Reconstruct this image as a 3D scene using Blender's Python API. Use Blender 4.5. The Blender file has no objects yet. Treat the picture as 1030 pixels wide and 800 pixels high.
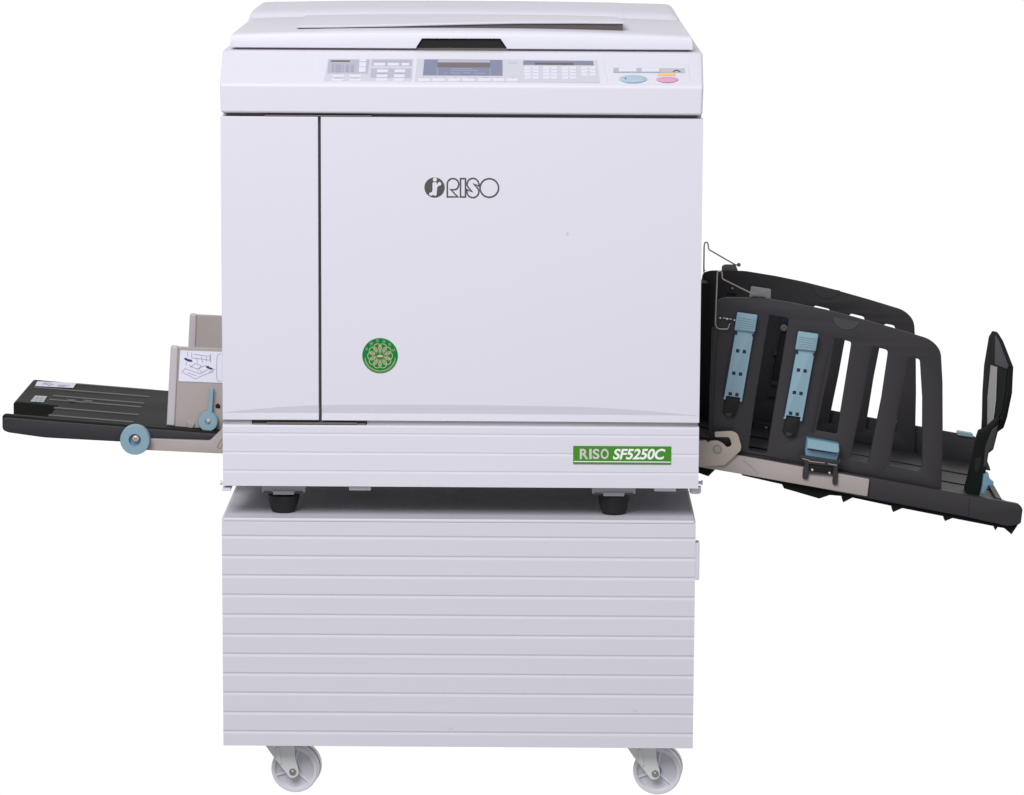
import bpy, bmesh, math, random
from mathutils import Vector, Matrix, Euler
from mathutils.geometry import tessellate_polygon
R = math.radians
sc = bpy.context.scene
COL = sc.collection
random.seed(3)

# ------------------------------------------------------------------ camera
F, W, H = 3700.0, 1030.0, 800.0          # focal length and frame in photo pixels
D = 5.18
pitch = math.atan2(600, F)
yaw = math.atan2(16, F)
CZ = 0.0
RM = (Matrix.Rotation(yaw, 3, 'Z') @ Matrix.Rotation(R(90) - pitch, 3, 'X') @ Matrix.Rotation(R(0.3), 3, 'Z'))
CP = Vector((0, -D, 0))

def ray(px, py):
    return RM @ Vector(((px - W / 2) / F, -(py - H / 2) / F, -1.0))

def at(px, py, Y=0.0):
    d = ray(px, py)
    return CP + d * ((Y - CP.y) / d.y)

CP.z = -at(660, 799, 0.05).z               # casters stand at height 0

def on_plane(px, py, p0, n):
    d = ray(px, py)
    return CP + d * ((p0 - CP).dot(n) / d.dot(n))

cam = bpy.data.cameras.new("camera")
cam.sensor_width = 36.0
cam.lens = F / W * 36.0
cam.clip_start, cam.clip_end = 0.1, 200
co = bpy.data.objects.new("camera", cam)
COL.objects.link(co)
co.matrix_world = Matrix.Translation(CP) @ RM.to_4x4()
sc.camera = co

# ------------------------------------------------------------------ materials
def mat(name, col, rough=0.45, spec=0.5, metal=0.0, bump=0.0, scale=900.0, mottle=0.0, dirt=0.0):
    m = bpy.data.materials.new(name)
    m.use_nodes = True
    nt = m.node_tree
    b = nt.nodes["Principled BSDF"]
    b.inputs["Base Color"].default_value = (*col, 1)
    b.inputs["Roughness"].default_value = rough
    b.inputs["Specular IOR Level"].default_value = spec
    b.inputs["Metallic"].default_value = metal
    tc = nt.nodes.new("ShaderNodeTexCoord")
    if bump > 0:
        no = nt.nodes.new("ShaderNodeTexNoise")
        no.inputs["Scale"].default_value = scale
        no.inputs["Detail"].default_value = 3
        nt.links.new(tc.outputs["Object"], no.inputs["Vector"])
        bp = nt.nodes.new("ShaderNodeBump")
        bp.inputs["Strength"].default_value = bump
        bp.inputs["Distance"].default_value = 0.001
        nt.links.new(no.outputs["Fac"], bp.inputs["Height"])
        nt.links.new(bp.outputs["Normal"], b.inputs["Normal"])
    if mottle > 0 or dirt > 0:
        n2 = nt.nodes.new("ShaderNodeTexNoise")
        n2.inputs["Scale"].default_value = 9.0
        n2.inputs["Detail"].default_value = 6
        nt.links.new(tc.outputs["Object"], n2.inputs["Vector"])
        rr = nt.nodes.new("ShaderNodeMapRange")
        rr.inputs["To Min"].default_value = 1 - mottle
        rr.inputs["To Max"].default_value = 1 + mottle
        nt.links.new(n2.outputs["Fac"], rr.inputs["Value"])
        mx = nt.nodes.new("ShaderNodeVectorMath")
        mx.operation = 'SCALE'
        mx.inputs[0].default_value = col
        nt.links.new(rr.outputs["Result"], mx.inputs["Scale"])
        nt.links.new(mx.outputs["Vector"], b.inputs["Base Color"])
        r2 = nt.nodes.new("ShaderNodeMapRange")
        r2.inputs["To Min"].default_value = max(0.05, rough - 0.08)
        r2.inputs["To Max"].default_value = rough + 0.08
        nt.links.new(n2.outputs["Fac"], r2.inputs["Value"])
        nt.links.new(r2.outputs["Result"], b.inputs["Roughness"])
    return m

WHITE = mat("white_plastic", (0.70, 0.69, 0.78), 0.45, 0.3, bump=0.04, mottle=0.006)
CREAMY = mat("cabinet_white", (0.655, 0.645, 0.72), 0.45, 0.4, bump=0.05, mottle=0.012)
INNER = mat("gap_shade_frame", (0.10, 0.088, 0.085), 0.6)
BROWN = mat("brown_strip", (0.16, 0.125, 0.12), 0.5)
BLACK = mat("black_plastic", (0.027, 0.024, 0.030), 0.5, 0.38, bump=0.25, scale=1400, mottle=0.05)
BLACKTOP = mat("ribbed_black_plastic", (0.010, 0.011, 0.009), 0.65, 0.18, bump=0.25, scale=1400, mottle=0.06)
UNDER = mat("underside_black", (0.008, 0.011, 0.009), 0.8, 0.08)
PITCH = mat("deep_black", (0.006, 0.006, 0.007), 0.6, 0.3)
RUBBER = mat("black_rubber", (0.012, 0.012, 0.014), 0.55, 0.35)
BEIGE = mat("beige_steel", (0.375, 0.33, 0.32), 0.5, 0.4, bump=0.03, mottle=0.03)
TAN = mat("tan_steel", (0.44, 0.38, 0.33), 0.5, 0.4, mottle=0.03)
BLUE = mat("pale_blue_plastic", (0.225, 0.355, 0.435), 0.42, 0.45, mottle=0.02)
BLUESH = mat("clip_blue_plastic", (0.13, 0.26, 0.37), 0.4, 0.45, mottle=0.02)
NAVY = mat("navy_dark", (0.012, 0.02, 0.05), 0.6, 0.3)
STEEL = mat("steel", (0.42, 0.41, 0.41), 0.32, 0.5, metal=0.85)
WIRE = mat("steel_wire", (0.36, 0.32, 0.30), 0.35, 0.5, metal=0.7)
ZINC = mat("zinc_fork", (0.68, 0.69, 0.69), 0.42, 0.5, metal=0.1, mottle=0.03)
WHEEL = mat("caster_wheel_grey", (0.68, 0.67, 0.73), 0.4, 0.45, mottle=0.02)
WHEELIN = mat("caster_disc_grey", (0.56, 0.56, 0.63), 0.4, 0.45, mottle=0.02)
TREAD = mat("caster_tread", (0.33, 0.31, 0.30), 0.6)
OVERLAY = mat("panel_sheet", (0.60, 0.60, 0.68), 0.4)
ZONE = mat("panel_zone_grey", (0.45, 0.46, 0.56), 0.45)
SLATE = mat("panel_slate", (0.235, 0.245, 0.36), 0.4)
LCDG = mat("lcd_brown", (0.19, 0.165, 0.17), 0.3)
KEY = mat("key_white", (0.72, 0.72, 0.81), 0.4)
KEYMARK = mat("key_mark", (0.48, 0.48, 0.59), 0.5)
STARTB = mat("start_blue", (0.41, 0.545, 0.645), 0.4)
STOPP = mat("stop_pink", (0.72, 0.35, 0.56), 0.4)
ORANGE = mat("reset_orange", (0.84, 0.56, 0.25), 0.4)
GREEN = mat("plate_green", (0.055, 0.255, 0.018), 0.45, 0.2)
EGREEN = mat("emblem_green", (0.001, 0.205, 0.042), 0.45, 0.15)
ETAN = mat("emblem_tan", (0.50, 0.46, 0.27), 0.5)
INKW = mat("ink_white", (0.88, 0.88, 0.88), 0.5)
INKG = mat("ink_light_grey", (0.60, 0.55, 0.57), 0.45)
INK = mat("ink_dark", (0.072, 0.062, 0.070), 0.5)
INKBLUE = mat("ink_navy", (0.03, 0.035, 0.13), 0.5)
INKLINE = mat("ink_thin_blue", (0.30, 0.30, 0.44), 0.5)
PAPER = mat("sticker_paper", (0.72, 0.72, 0.83), 0.5)
PAPERG = mat("sticker_grey_green", (0.42, 0.46, 0.47), 0.5)
GREYTAB = mat("grey_tab", (0.17, 0.18, 0.19), 0.45)
LGREY = mat("light_grey_foam", (0.42, 0.41, 0.42), 0.7)

# ------------------------------------------------------------------ helpers
def thing(name, label, cat, loc):
    o = bpy.data.objects.new(name, None)
    COL.objects.link(o)
    o.location = loc
    o.empty_display_size = 0.1
    o['label'] = label
    o['category'] = cat
    return o

def link(name, me, m, parent, bevel=0.0, seg=3, smooth=True, ang=35, label=None):
    if m is not None:
        for x in (m if isinstance(m, (list, tuple)) else [m]):
            me.materials.append(x)
    o = bpy.data.objects.new(name, me)
    COL.objects.link(o)
    if parent is not None:
        o.parent = parent
        o.matrix_parent_inverse = Matrix.Translation(-parent.location) if parent.type == 'EMPTY' else Matrix.Identity(4)
    if smooth:
        for p in me.polygons:
            p.use_smooth = True
        if bevel <= 0:
            me.set_sharp_from_angle(angle=R(ang))
    if bevel > 0:
        b = o.modifiers.new("bevel", 'BEVEL')
        b.width = bevel
        b.segments = seg
        b.limit_method = 'ANGLE'
        b.angle_limit = R(28)
        b.harden_normals = True
    if label:
        o['label'] = label
    return o

class MB:
    def __init__(s):
        s.v, s.f, s.mi = [], [], []
    def add(s, vs, fs, mi=0):
        k = len(s.v)
        s.v += [Vector(v) for v in vs]
        s.f += [[i + k for i in f] for f in fs]
        s.mi += [mi] * len(fs)
    def box(s, a, b, mi=0):
        x0, y0, z0 = a; x1, y1, z1 = b
        s.add([(x0,y0,z0),(x1,y0,z0),(x1,y1,z0),(x0,y1,z0),(x0,y0,z1),(x1,y0,z1),(x1,y1,z1),(x0,y1,z1)],
              [(3,2,1,0),(4,5,6,7),(0,1,5,4),(1,2,6,5),(2,3,7,6),(3,0,4,7)], mi)
    def prism(s, pts, vec, mi=0):
        n = len(pts); vec = Vector(vec)
        pts = [Vector(p) for p in pts]
        s.add(pts + [p + vec for p in pts],
              [list(range(n))[::-1], list(range(n, 2*n))] + [[i, (i+1) % n, n + (i+1) % n, n + i] for i in range(n)], mi)
    def mesh(s, name):
        me = bpy.data.meshes.new(name)
        me.from_pydata([tuple(v) for v in s.v], [], s.f)
        for p, i in zip(me.polygons, s.mi):
            p.material_index = i
        bm = bmesh.new(); bm.from_mesh(me)
        bmesh.ops.recalc_face_normals(bm, faces=bm.faces)
        bm.to_mesh(me); bm.free()
        return me
    def obj(s, name, m, parent, bevel=0.0, **k):
        return link(name, s.mesh(name), m, parent, bevel, **k)

def rnd(pts, r, n=5, skip=()):
    """round the corners of a polygon given in pixels (or any 2-D unit)"""
    out = []
    N = len(pts)
    for i in range(N):
        p = Vector(pts[i][:2]); rr = pts[i][2] if len(pts[i]) > 2 else r
        a = Vector(pts[i-1][:2]); b = Vector(pts[(i+1) % N][:2])
        if rr <= 0:
            out.append(tuple(p)); continue
        da, db = (a - p), (b - p)
        la, lb = da.length, db.length
        t = min(rr, la * 0.48, lb * 0.48)
        p0, p1 = p + da.normalized() * t, p + db.normalized() * t
        for k in range(n + 1):
            u = k / n
            q = p0 * (1-u)**2 + p * 2*u*(1-u) + p1 * u*u
            out.append(tuple(q))
    return out

def curve_mesh(loops, th, bevel):
    cu = bpy.data.curves.new("tmp", 'CURVE')
    cu.dimensions = '2D'; cu.fill_mode = 'BOTH'
    cu.extrude = max(th / 2 - bevel, 1e-5)
    cu.bevel_depth = bevel; cu.bevel_resolution = 2
    cu.offset = -bevel
    for L in loops:
        s = cu.splines.new('POLY')
        s.points.add(len(L) - 1)
        for p, q in zip(s.points, L):
            p.co = (q[0], q[1], 0, 1)
        s.use_cyclic_u = True
    o = bpy.data.objects.new("tmp", cu)
    COL.objects.link(o)
    dg = bpy.context.evaluated_depsgraph_get()
    me = bpy.data.meshes.new_from_object(o.evaluated_get(dg))
    bpy.data.objects.remove(o); bpy.data.curves.remove(cu)
    return me

def plate(name, loops, Y, th, m, parent, bevel=0.0012, label=None):
    """plate parallel to the front of the machine; outlines in photo pixels on the plane Y, thickness going back"""
    L = []
    for lp in loops:
        q = [at(x, y, Y) for x, y in lp]
        L.append([(v.x, v.z) for v in q])
    me = curve_mesh(L, th, bevel)
    for v in me.vertices:
        x, y, z = v.co
        v.co = (x, Y + th / 2 - z, y)
    bm = bmesh.new(); bm.from_mesh(me)
    bmesh.ops.remove_doubles(bm, verts=bm.verts, dist=1e-6)
    bmesh.ops.recalc_face_normals(bm, faces=bm.faces)
    bm.to_mesh(me); bm.free()
    return link(name, me, m, parent, label=label)

def slab(name, pts, vec, m, parent, bevel=0.0, **k):
    b = MB(); b.prism(pts, vec)
    return b.obj(name, m, parent, bevel, **k)

def ribbon(mb, pts, w, closed=False, mi=0, mapf=None, lift=0.0):
    """flat printed stroke; pts and w in pixels, mapf turns a pixel into a point on the printed surface"""
    P = [Vector(p) for p in pts]
    n = len(P)
    L, Rr = [], []
    for i in range(n):
        a = P[i-1] if (closed or i > 0) else P[i]
        b = P[(i+1) % n] if (closed or i < n-1) else P[i]
        d0 = (P[i] - a); d1 = (b - P[i])
        if d0.length < 1e-9: d0 = d1
        if d1.length < 1e-9: d1 = d0
        d0.normalize(); d1.normalize()
        t = d0 + d1
        if t.length < 1e-6: t = d0.copy()
        t.normalize()
        nn = Vector((-t.y, t.x))
        c = max(0.45, nn.dot(Vector((-d0.y, d0.x))))
        L.append(P[i] + nn * (w/2/c)); Rr.append(P[i] - nn * (w/2/c))
    vs = [mapf(q.x, q.y) for q in L] + [mapf(q.x, q.y) for q in Rr]
    fs = []
    for i in range(n if closed else n-1):
        j = (i+1) % n
        fs.append([i, j, n+j, n+i])
    mb.add(vs, fs, mi)

def fillpoly(mb, pts, mapf, mi=0):
    vs = [mapf(x, y) for x, y in pts]
    tri = tessellate_polygon([[Vector((x, y, 0)) for x, y in pts]])
    mb.add(vs, [list(t) for t in tri], mi)

def circ(cx, cy, r, n=40, a0=0.0, a1=360.0, ry=None):
    ry = r if ry is None else ry
    full = abs(a1 - a0) >= 359.9
    k = n if full else n + 1
    return [(cx + r * math.cos(R(a0 + (a1-a0) * i / n)), cy - ry * math.sin(R(a0 + (a1-a0) * i / n))) for i in range(k)]

def orient(axis):
    return Vector((0, 0, 1)).rotation_difference(Vector(axis).normalized()).to_matrix()

def lathe(mb, prof, c, axis, n=56, mi=0, mis=None):
    """prof: (radius, height along axis)"""
    M = orient(axis); c = Vector(c)
    k = len(prof)
    vs = []
    for r, h in prof:
        for i in range(n):
            a = 2*math.pi*i/n
            vs.append(c + M @ Vector((r*math.cos(a), r*math.sin(a), h)))
    for j in range(k-1):
        fs = []
        for i in range(n):
            i2 = (i+1) % n
            fs.append([j*n+i, j*n+i2, (j+1)*n+i2, (j+1)*n+i])
        base = len(mb.v)
        if j == 0:
            mb.v += vs
            start = base
        mb.f += [[q + start for q in f] for f in fs]
        mb.mi += [mis[j] if mis else mi] * len(fs)
    mb.f.append([start + i for i in range(n)][::-1]); mb.mi.append(mis[0] if mis else mi)
    mb.f.append([start + (k-1)*n + i for i in range(n)]); mb.mi.append(mis[-1] if mis else mi)

def tube(name, pts, r, m, parent, smooth_bez=False, res=6):
    cu = bpy.data.curves.new("tmp", 'CURVE')
    cu.dimensions = '3D'; cu.bevel_depth = r; cu.bevel_resolution = 3; cu.use_fill_caps = True
    s = cu.splines.new('POLY')
    s.points.add(len(pts)-1)
    for p, q in zip(s.points, pts):
        p.co = (*q, 1)
    o = bpy.data.objects.new("tmp", cu); COL.objects.link(o)
    dg = bpy.context.evaluated_depsgraph_get()
    me = bpy.data.meshes.new_from_object(o.evaluated_get(dg))
    bpy.data.objects.remove(o); bpy.data.curves.remove(cu)
    return link(name, me, m, parent, ang=60)

def text_mesh(body, shear=0.0, bold=0.0, spacing=1.0):
    cu = bpy.data.curves.new("tmp", 'FONT')
    cu.body = body; cu.size = 1.0; cu.shear = shear; cu.offset = bold; cu.space_character = spacing
    o = bpy.data.objects.new("tmp", cu); COL.objects.link(o)
    dg = bpy.context.evaluated_depsgraph_get()
    me = bpy.data.meshes.new_from_object(o.evaluated_get(dg))
    bpy.data.objects.remove(o); bpy.data.curves.remove(cu)
    return me

def text_on(name, body, box, mapf, m, parent, shear=0.0, bold=0.0, spacing=1.0, rot=0.0, keep=False):
    me = text_mesh(body, shear, bold, spacing)
    xs = [v.co.x for v in me.vertices]; ys = [v.co.y for v in me.vertices]
    x0, x1, y0, y1 = min(xs), max(xs), min(ys), max(ys)
    bx0, by0, bx1, by1 = box
    for v in me.vertices:
        u = (v.co.x - x0) / (x1 - x0); w = (v.co.y - y0) / (y1 - y0)
        v.co = mapf(bx0 + u * (bx1-bx0), by1 + w * (by0-by1))
    return link(name, me, m, parent, smooth=False)

def boolean_cut(me, cutter_mb):
    o = bpy.data.objects.new("tmp_a", me); COL.objects.link(o)
    c = bpy.data.objects.new("tmp_b", cutter_mb.mesh("tmp_c")); COL.objects.link(c)
    b = o.modifiers.new("b", 'BOOLEAN'); b.object = c; b.operation = 'DIFFERENCE'; b.solver = 'EXACT'
    dg = bpy.context.evaluated_depsgraph_get()
    out = bpy.data.meshes.new_from_object(o.evaluated_get(dg))
    bpy.data.objects.remove(o); cm = c.data; bpy.data.objects.remove(c); bpy.data.meshes.remove(cm)
    return out

# straight, level reference values on the front plane
def zof(py, Y=0.0, px=464): return at(px, py, Y).z
def xof(px, py, Y=0.0): return at(px, py, Y).x

# ================================================================== CABINET
cab = thing('cabinet_stand', 'white slatted cabinet on grey casters carrying the office printing machine', 'cabinet',
            (xof(460, 640), 0.3, 0.0))
cz0, cz1 = zof(751.5), zof(524)
cx0 = (xof(222.7, 530) + xof(225, 745)) / 2
cx1 = (xof(700.6, 530) + xof(696.2, 745)) / 2
lines = [524, 541, 561, 580.6, 600.2, 620, 640, 659.6, 679.2, 698.6, 718.2, 737.4, 751.5]
zl = [zof(v) for v in lines]
prof = [(0.62, cz1), (0.003, cz1)]
for i in range(len(zl) - 1):
    zt, zb = zl[i], zl[i+1]
    prof += [(0.0009, zt), (0.0001, zt - 0.0036), (0.0, zb + 0.0026)]
    if i < len(zl) - 2:
        prof += [(0.0008, zb + 0.0004)]
prof += [(0.0, cz0), (0.62, cz0)]
pf = [prof[0]]
for p in prof[1:]:
    if (Vector(p) - Vector(pf[-1])).length > 1e-5: pf.append(p)
m = MB(); m.prism([(cx0, y, z) for y, z in pf], (cx1 - cx0, 0, 0))
carc = m.obj('carcass', CREAMY, cab, 0.0, smooth=False)
# thin top sheet with a turned-down front lip
m = MB(); m.box((cx0 + 0.0015, -0.0008, cz1 - 0.003), (cx1 - 0.0015, 0.618, cz1 + 0.0022))
m.obj('top_sheet', CREAMY, cab, 0.002)
b0 = at(699.6, 545, 0.012); b1 = at(702.6, 582, 0.012)
m = MB(); m.box((cx1 - 0.003, 0.0006, b1.z), (b1.x + .0004, 0.024, b0.z))
m.obj('side_bracket', CREAMY, cab, 0.0014)

SC = mat("scuff_grey", (0.57, 0.555, 0.60), .6)
for sg, w_ in (([(450, 731.0), (452.2, 733.6), (455.4, 732.6)], .5), ([(334.6, 597.2), (335.6, 597.6)], .9), ([(548, 546.2), (549, 546.6)], .8), ([(636, 714.6), (641, 715.6)], .6)):
    m = MB(); ribbon(m, sg, w_, mapf=lambda x, y: at(x, y, -0.0003))
    m.obj('scuff_mark', SC, cab, smooth=False)

def caster(cx, cy, r, tag_x):
    Yf = 0.045
    c = at(cx, cy, Yf)
    s = (at(cx + 1, cy, Yf) - c).length
    rr = r * s
    th = 0.038
    ax = Vector((math.sin(R(-7.5)), -math.cos(R(-7.5)), 0))       # towards the viewer, turned a little left
    m = MB()
    P = [(0.16*rr, -th*.34), (0.18*rr, -th*.16), (0.78*rr, -th*.14), (0.84*rr, 0), (0.955*rr, 0), (0.985*rr, -0.0012), (rr, -0.004),
         (rr, -th*.42), (0.955*rr, -th*.46), (0.955*rr, -th*.56), (rr, -th*.60), (rr, -th + .004), (0.96*rr, -th), (0.2*rr, -th)]
    lathe(m, P, c, ax, mis=[1,1,0,0,0,0,0,2,2,2,0,0,0])
    M = orient(ax)
    for a in (312, 192, 72):
        d = Vector((math.cos(R(a)), math.sin(R(a)), 0)); t = Vector((-d.y, d.x, 0))
        q = [c + M @ (d*0.2*rr + t*0.0017 + Vector((0,0,-th*.15))), c + M @ (d*0.82*rr + t*0.0017 + Vector((0,0,-th*.15))),
             c + M @ (d*0.82*rr - t*0.0017 + Vector((0,0,-th*.15))), c + M @ (d*0.2*rr - t*0.0017 + Vector((0,0,-th*.15)))]
        m.prism(q, M @ Vector((0, 0, th*.10)))
    w = m.obj('caster_wheel', [WHEEL, WHEELIN, TREAD], cab, ang=30)
    # zinc fork: one cheek in front of the wheel, one behind, a plate under the cabinet
    def k(px, py): return (px + tag_x, py)
    m = MB()
    ytop = 735
    out = [k(-32, -30), k(0.5, -30), k(2.5, -10), k(5.2, -1)] + [(tag_x + 6.2*math.cos(R(a)) - .5, 2.5 + 6.2*math.sin(R(a))) for a in range(0, 140, 14)] + [k(-17.5, -9.5)]
    pts = [at(cx + x - 1.2 + 0, cy + y, Yf - 0.010) for x, y in out]
    m.prism(pts, (0, 0.0028, 0))
    m.prism([p + Vector((0.0015, 0.056, 0)) for p in pts], (0, 0.0028, 0))
    z1 = cz0
    fx0, fx1 = pts[0].x, pts[1].x
    m.box((fx0 - .004, Yf - 0.012, z1 - 0.0042), (fx1 + .004, Yf + 0.056, z1 - 0.0005))
    fk = m.obj('caster_fork', ZINC, cab, 0.0009, seg=2)
    # pressed rib along the cheek
    m = MB()
    q = [at(cx - 1.2 + x, cy + y, Yf - 0.0125) for x, y in ((-17.5, -22), (-14.5, -22), (-11.5, -6), (-12.5, -4.5), (-17.0, -9))]
    m.prism(q, (0, 0.003, 0))
    m.obj('pressed_rib', ZINC, fk, 0.0009, seg=2)
    m = MB()
    ac = at(cx - 1.6, cy + 2.2, Yf - 0.0101)
    lathe(m, [(0.0052, 0), (0.0052, 0.0014), (0.0044, 0.0022), (0.0040, 0.0008), (0.0025, 0.0008), (0.0023, 0.0026), (0.0012, 0.0032)], ac, (0, -1, 0), 24)
    m.obj('axle_bolt', STEEL, fk)
caster(296.0, 774.2, 24.0, 0)
caster(660.6, 776.0, 24.4, -1)

# ================================================================== MACHINE
mac = thing('office_printing_machine', 'large white floor printing machine with black paper trays on both sides, standing on a cabinet', 'printer',
            (xof(464, 490), 0.31, zof(516)))
Z_bot = zof(491.5); Z_base = zof(428.8); Z_d0 = zof(424.0); Z_d1 = zof(118.6); Z_c0 = zof(115.0)
XL = (xof(222.6, 130) + xof(223.4, 480)) / 2
XR = (xof(706.0, 130) + xof(703.8, 480)) / 2
DEP = 0.63
# body shell behind the doors
m = MB(); m.box((XL + .0015, 0.021, Z_bot + .002), (XR - .0015, DEP, Z_c0 + .004))
m.obj('body_shell', WHITE, mac, 0.004)
m = MB(); m.box((XL + .008, 0.012, Z_base - .004), (XR - .008, 0.0205, Z_c0 + .003))
m.obj('gap_shade_frame', INNER, mac)  # dark colour puts shade into the gaps around the doors

# doors with the scooped lower edge
def lip(px):                                   # upper edge of the scoop, photo pixels
    if px < 330: t = (px - 223) / 107.0; return 416.6 - 8.2 * (1 - (1 - max(0, t)) ** 1.6)
    if px < 560: return 408.0 - 0.8 * math.sin(math.pi * (px - 330) / 230) + 0.4 * (px - 330) / 230
    t = (px - 560) / 145.0
    return 408.4 + 8.8 * (t ** 1.7)
def door(name, pa, pb, n):
    m = MB()
    xs = [pa + (pb - pa) * i / n for i in range(n + 1)]
    rows = []
    for px in xs:
        x = xof(px, 300)
        x = XL + (XR - XL) * ((px - 222.9) / (705.2 - 222.9))
        ly = lip(px); dz = max(0.0, 416.8 - ly)
        dp = 0.0002 + dz * 0.00036
        zz = [(0.0, Z_d1), (0.0, zof(ly)), (dp, zof(416.9)), (dp * 0.7, Z_d0), (0.0185, Z_d0), (0.0185, Z_d1)]
        rows.append([(x, y, z) for y, z in zz])
    vs = [v for r_ in rows for v in r_]
    k = 6; fs = []
    for i in range(n):
        for j in range(k):
            j2 = (j + 1) % k
            fs.append([i*k+j, i*k+j2, (i+1)*k+j2, (i+1)*k+j])
    fs.append([j for j in range(k)]); fs.append([n*k + j for j in range(k)][::-1])
    m.add(vs, fs)
    me = m.mesh(name)
    o = link(name, me, WHITE, mac, 0.0)
    b = o.modifiers.new("bevel", 'BEVEL'); b.width = 0.0012; b.segments = 2; b.limit_method = 'ANGLE'; b.angle_limit = R(50)
    me.set_sharp_from_angle(angle=R(5))
    return o
door('side_cover', 222.9, 320.4, 24)
fdoor = door('front_door', 323.3, 705.2, 60)
# hinge strip showing in the gap under the doors and above them
m = MB()
p = at(254, 425.6, 0.004); q = at(368, 428.4, 0.004)
m.box((p.x, 0.003, q.z), (q.x, 0.012, p.z))
m.box((at(268, 426, .002).x, 0.0015, zof(428.0)), (at(359, 426, .002).x, 0.006, zof(426.3)))
m.obj('hinge_strip', BROWN, mac, 0.0004)
m = MB(); m.box((at(369, 426, 0).x, 0.0085, Z_base - .003), (XR - .0015, 0.0118, Z_d0 + .003))
m.box((XL + .0015, 0.0065, Z_base - .003), (at(253, 426, 0).x, 0.0118, Z_d0 + .003))
m.obj('gap_shade_fill', mat('gap_shade_grey', (0.42, 0.415, 0.43), .5), mac, 0.0004)  # added grey backing, its tone sets the shade in the lower gap
m = MB()
p = at(266, 115.6, 0.004); q = at(374, 117.6, 0.004)
m.box((p.x, 0.003, q.z), (q.x, 0.012, p.z))
m.obj('upper_hinge_strip', BROWN, mac, 0.0004)

# base panel with fine horizontal steps
bl = [428.8, 437.6, 456.6, 475.2, 491.5]
zl = [zof(v) for v in bl]
pf = [(0.021, zl[0]), (0.0006, zl[0])]
for i in range(4):
    pf += [(0.0, zl[i] - 0.0028), (0.0, zl[i+1] + 0.0020)]
    if i < 3: pf += [(0.00055, zl[i+1] + 0.0003)]
pf += [(0.021, zl[4])]
m = MB(); m.prism([(XL, y, z) for y, z in pf], (XR - XL, 0, 0))
base = m.obj('base_panel', WHITE, mac, 0.0, smooth=False)
m = MB(); m.box((XL + .006, 0.012, Z_bot - .0005), (XR - .006, DEP - .01, Z_bot + .003))
m.obj('underside_darkener', mat('underside_shade_grey', (0.17, 0.175, 0.20), .5), mac, 0.0004)  # added dark sheet under the machine, deepens shade in the gap below
# little corner pieces and tabs under the base
def tab(name, x0, y0, x1, y1, Y, dep, mt, par, bev=0.0008):
    a = at(x0, y0, Y); b = at(x1, y1, Y)
    m = MB(); m.box((a.x, Y, b.z), (b.x, Y + dep, a.z))
    return m.obj(name, mt, par, bev)
tab('bottom_tab', 351, 490, 373, 493.6, 0.01, 0.04, WHITE, mac)
tab('bottom_tab', 658, 491, 680, 494.6, 0.01, 0.04, WHITE, mac)
tab('bottom_tab', 223.5, 490.5, 232, 494.2, 0.004, 0.05, WHITE, mac)
for px in (219.6, 707.4):
    m = MB(); c = at(px, 485.6, 0.06); c.x = (XL - .004 if px < 400 else XR + .004)
    lathe(m, [(0.0025, -0.006), (0.0025, 0.003), (0.0036, 0.003), (0.0036, 0.005)], c, (-1 if px < 400 else 1, 0, 0), 16)
    m.obj('side_pin', WHITE, mac)
c = at(699.4, 492, 0.02)
m = MB(); lathe(m, [(0.0085, 0.004), (0.0085, -0.0045), (0.007, -0.0062)], c, (0, 0, 1), 28)
m.obj('corner_foot', WHITE, mac)
# feet
for fx in (285.2, 617.4):
    Yc = 0.052
    dy = 0 if fx < 400 else 1.6
    a = at(fx - 21.8, 488 + dy, Yc - .025); b = at(fx + 21.8, 497.6 + dy, Yc - .025)
    m = MB(); m.box((a.x, Yc - .025, b.z + .003), (b.x, Yc + .03, Z_bot + .003))
    m.box((a.x + .016, Yc - .0275, b.z), (b.x - .016, Yc + .03, b.z + .006))
    fb = m.obj('foot_bracket', mat("bracket_grey", (0.42, 0.42, 0.47), 0.4) if fx < 400 else bpy.data.materials["bracket_grey"], mac, 0.0008)
    for q0, q1 in ((-20, -12), (11.5, 19.5)):
        m = MB()
        s0 = at(fx + q0, 494.4 + dy, Yc - .026); s1 = at(fx + q1, 496.4 + dy, Yc - .026)
        m.box((s0.x, Yc - .0275, s1.z), (s1.x, Yc - .02, s0.z))
        m.obj('bracket_slot', INNER, fb)
    t = at(fx, 497, Yc); zb = cz1 + 0.0024
    m = MB(); rt, rb = 0.0235, 0.0178
    hh = t.z - zb
    lathe(m, [(rt, hh), (rt, hh - .003), (rb + .0006, 0.004), (rb - .001, 0.0008), (rb - .004, 0)], (t.x, Yc, zb), (0, 0, 1), 40)
    m.obj('rubber_foot', RUBBER, fb)

# ---------------------------------------------------------------- upper casing with the sloping control panel
z86 = zof(86.0); ztop = zof(51.8, 0.065)
XL2 = xof(222.0, 112); XR2 = xof(706.6, 112)
tp = -0.0022
def casing():
    # tapers a little towards the top
    yz = [(-0.0015, Z_c0), (-0.0018, z86), (0.062, ztop), (0.075, ztop + .0006), (DEP, ztop + .0006), (DEP, Z_c0)]
    m = MB(); n = len(yz)
    vs = []
    for side in (0, 1):
        for y, z in yz:
            t = (z - Z_c0) / (ztop - Z_c0)
            vs.append(((XL2 + tp * t) if side == 0 else (XR2 - tp * t), y, z))
    fs = [list(range(n))[::-1], list(range(n, 2*n))] + [[i, (i+1) % n, n + (i+1) % n, n + i] for i in range(n)]
    m.add(vs, fs)
    return m
panel = casing().obj('control_panel', WHITE, mac, 0.004, seg=4)
P0 = Vector((0, -0.0018, z86)); PU = (Vector((0, 0.062, ztop)) - P0).normalized()
PN = PU.cross(Vector((1, 0, 0))).normalized()
if PN.z < 0: PN = -PN
def pan(lift):
    return lambda px, py: on_plane(px, py, P0 + PN * lift, PN)
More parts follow.
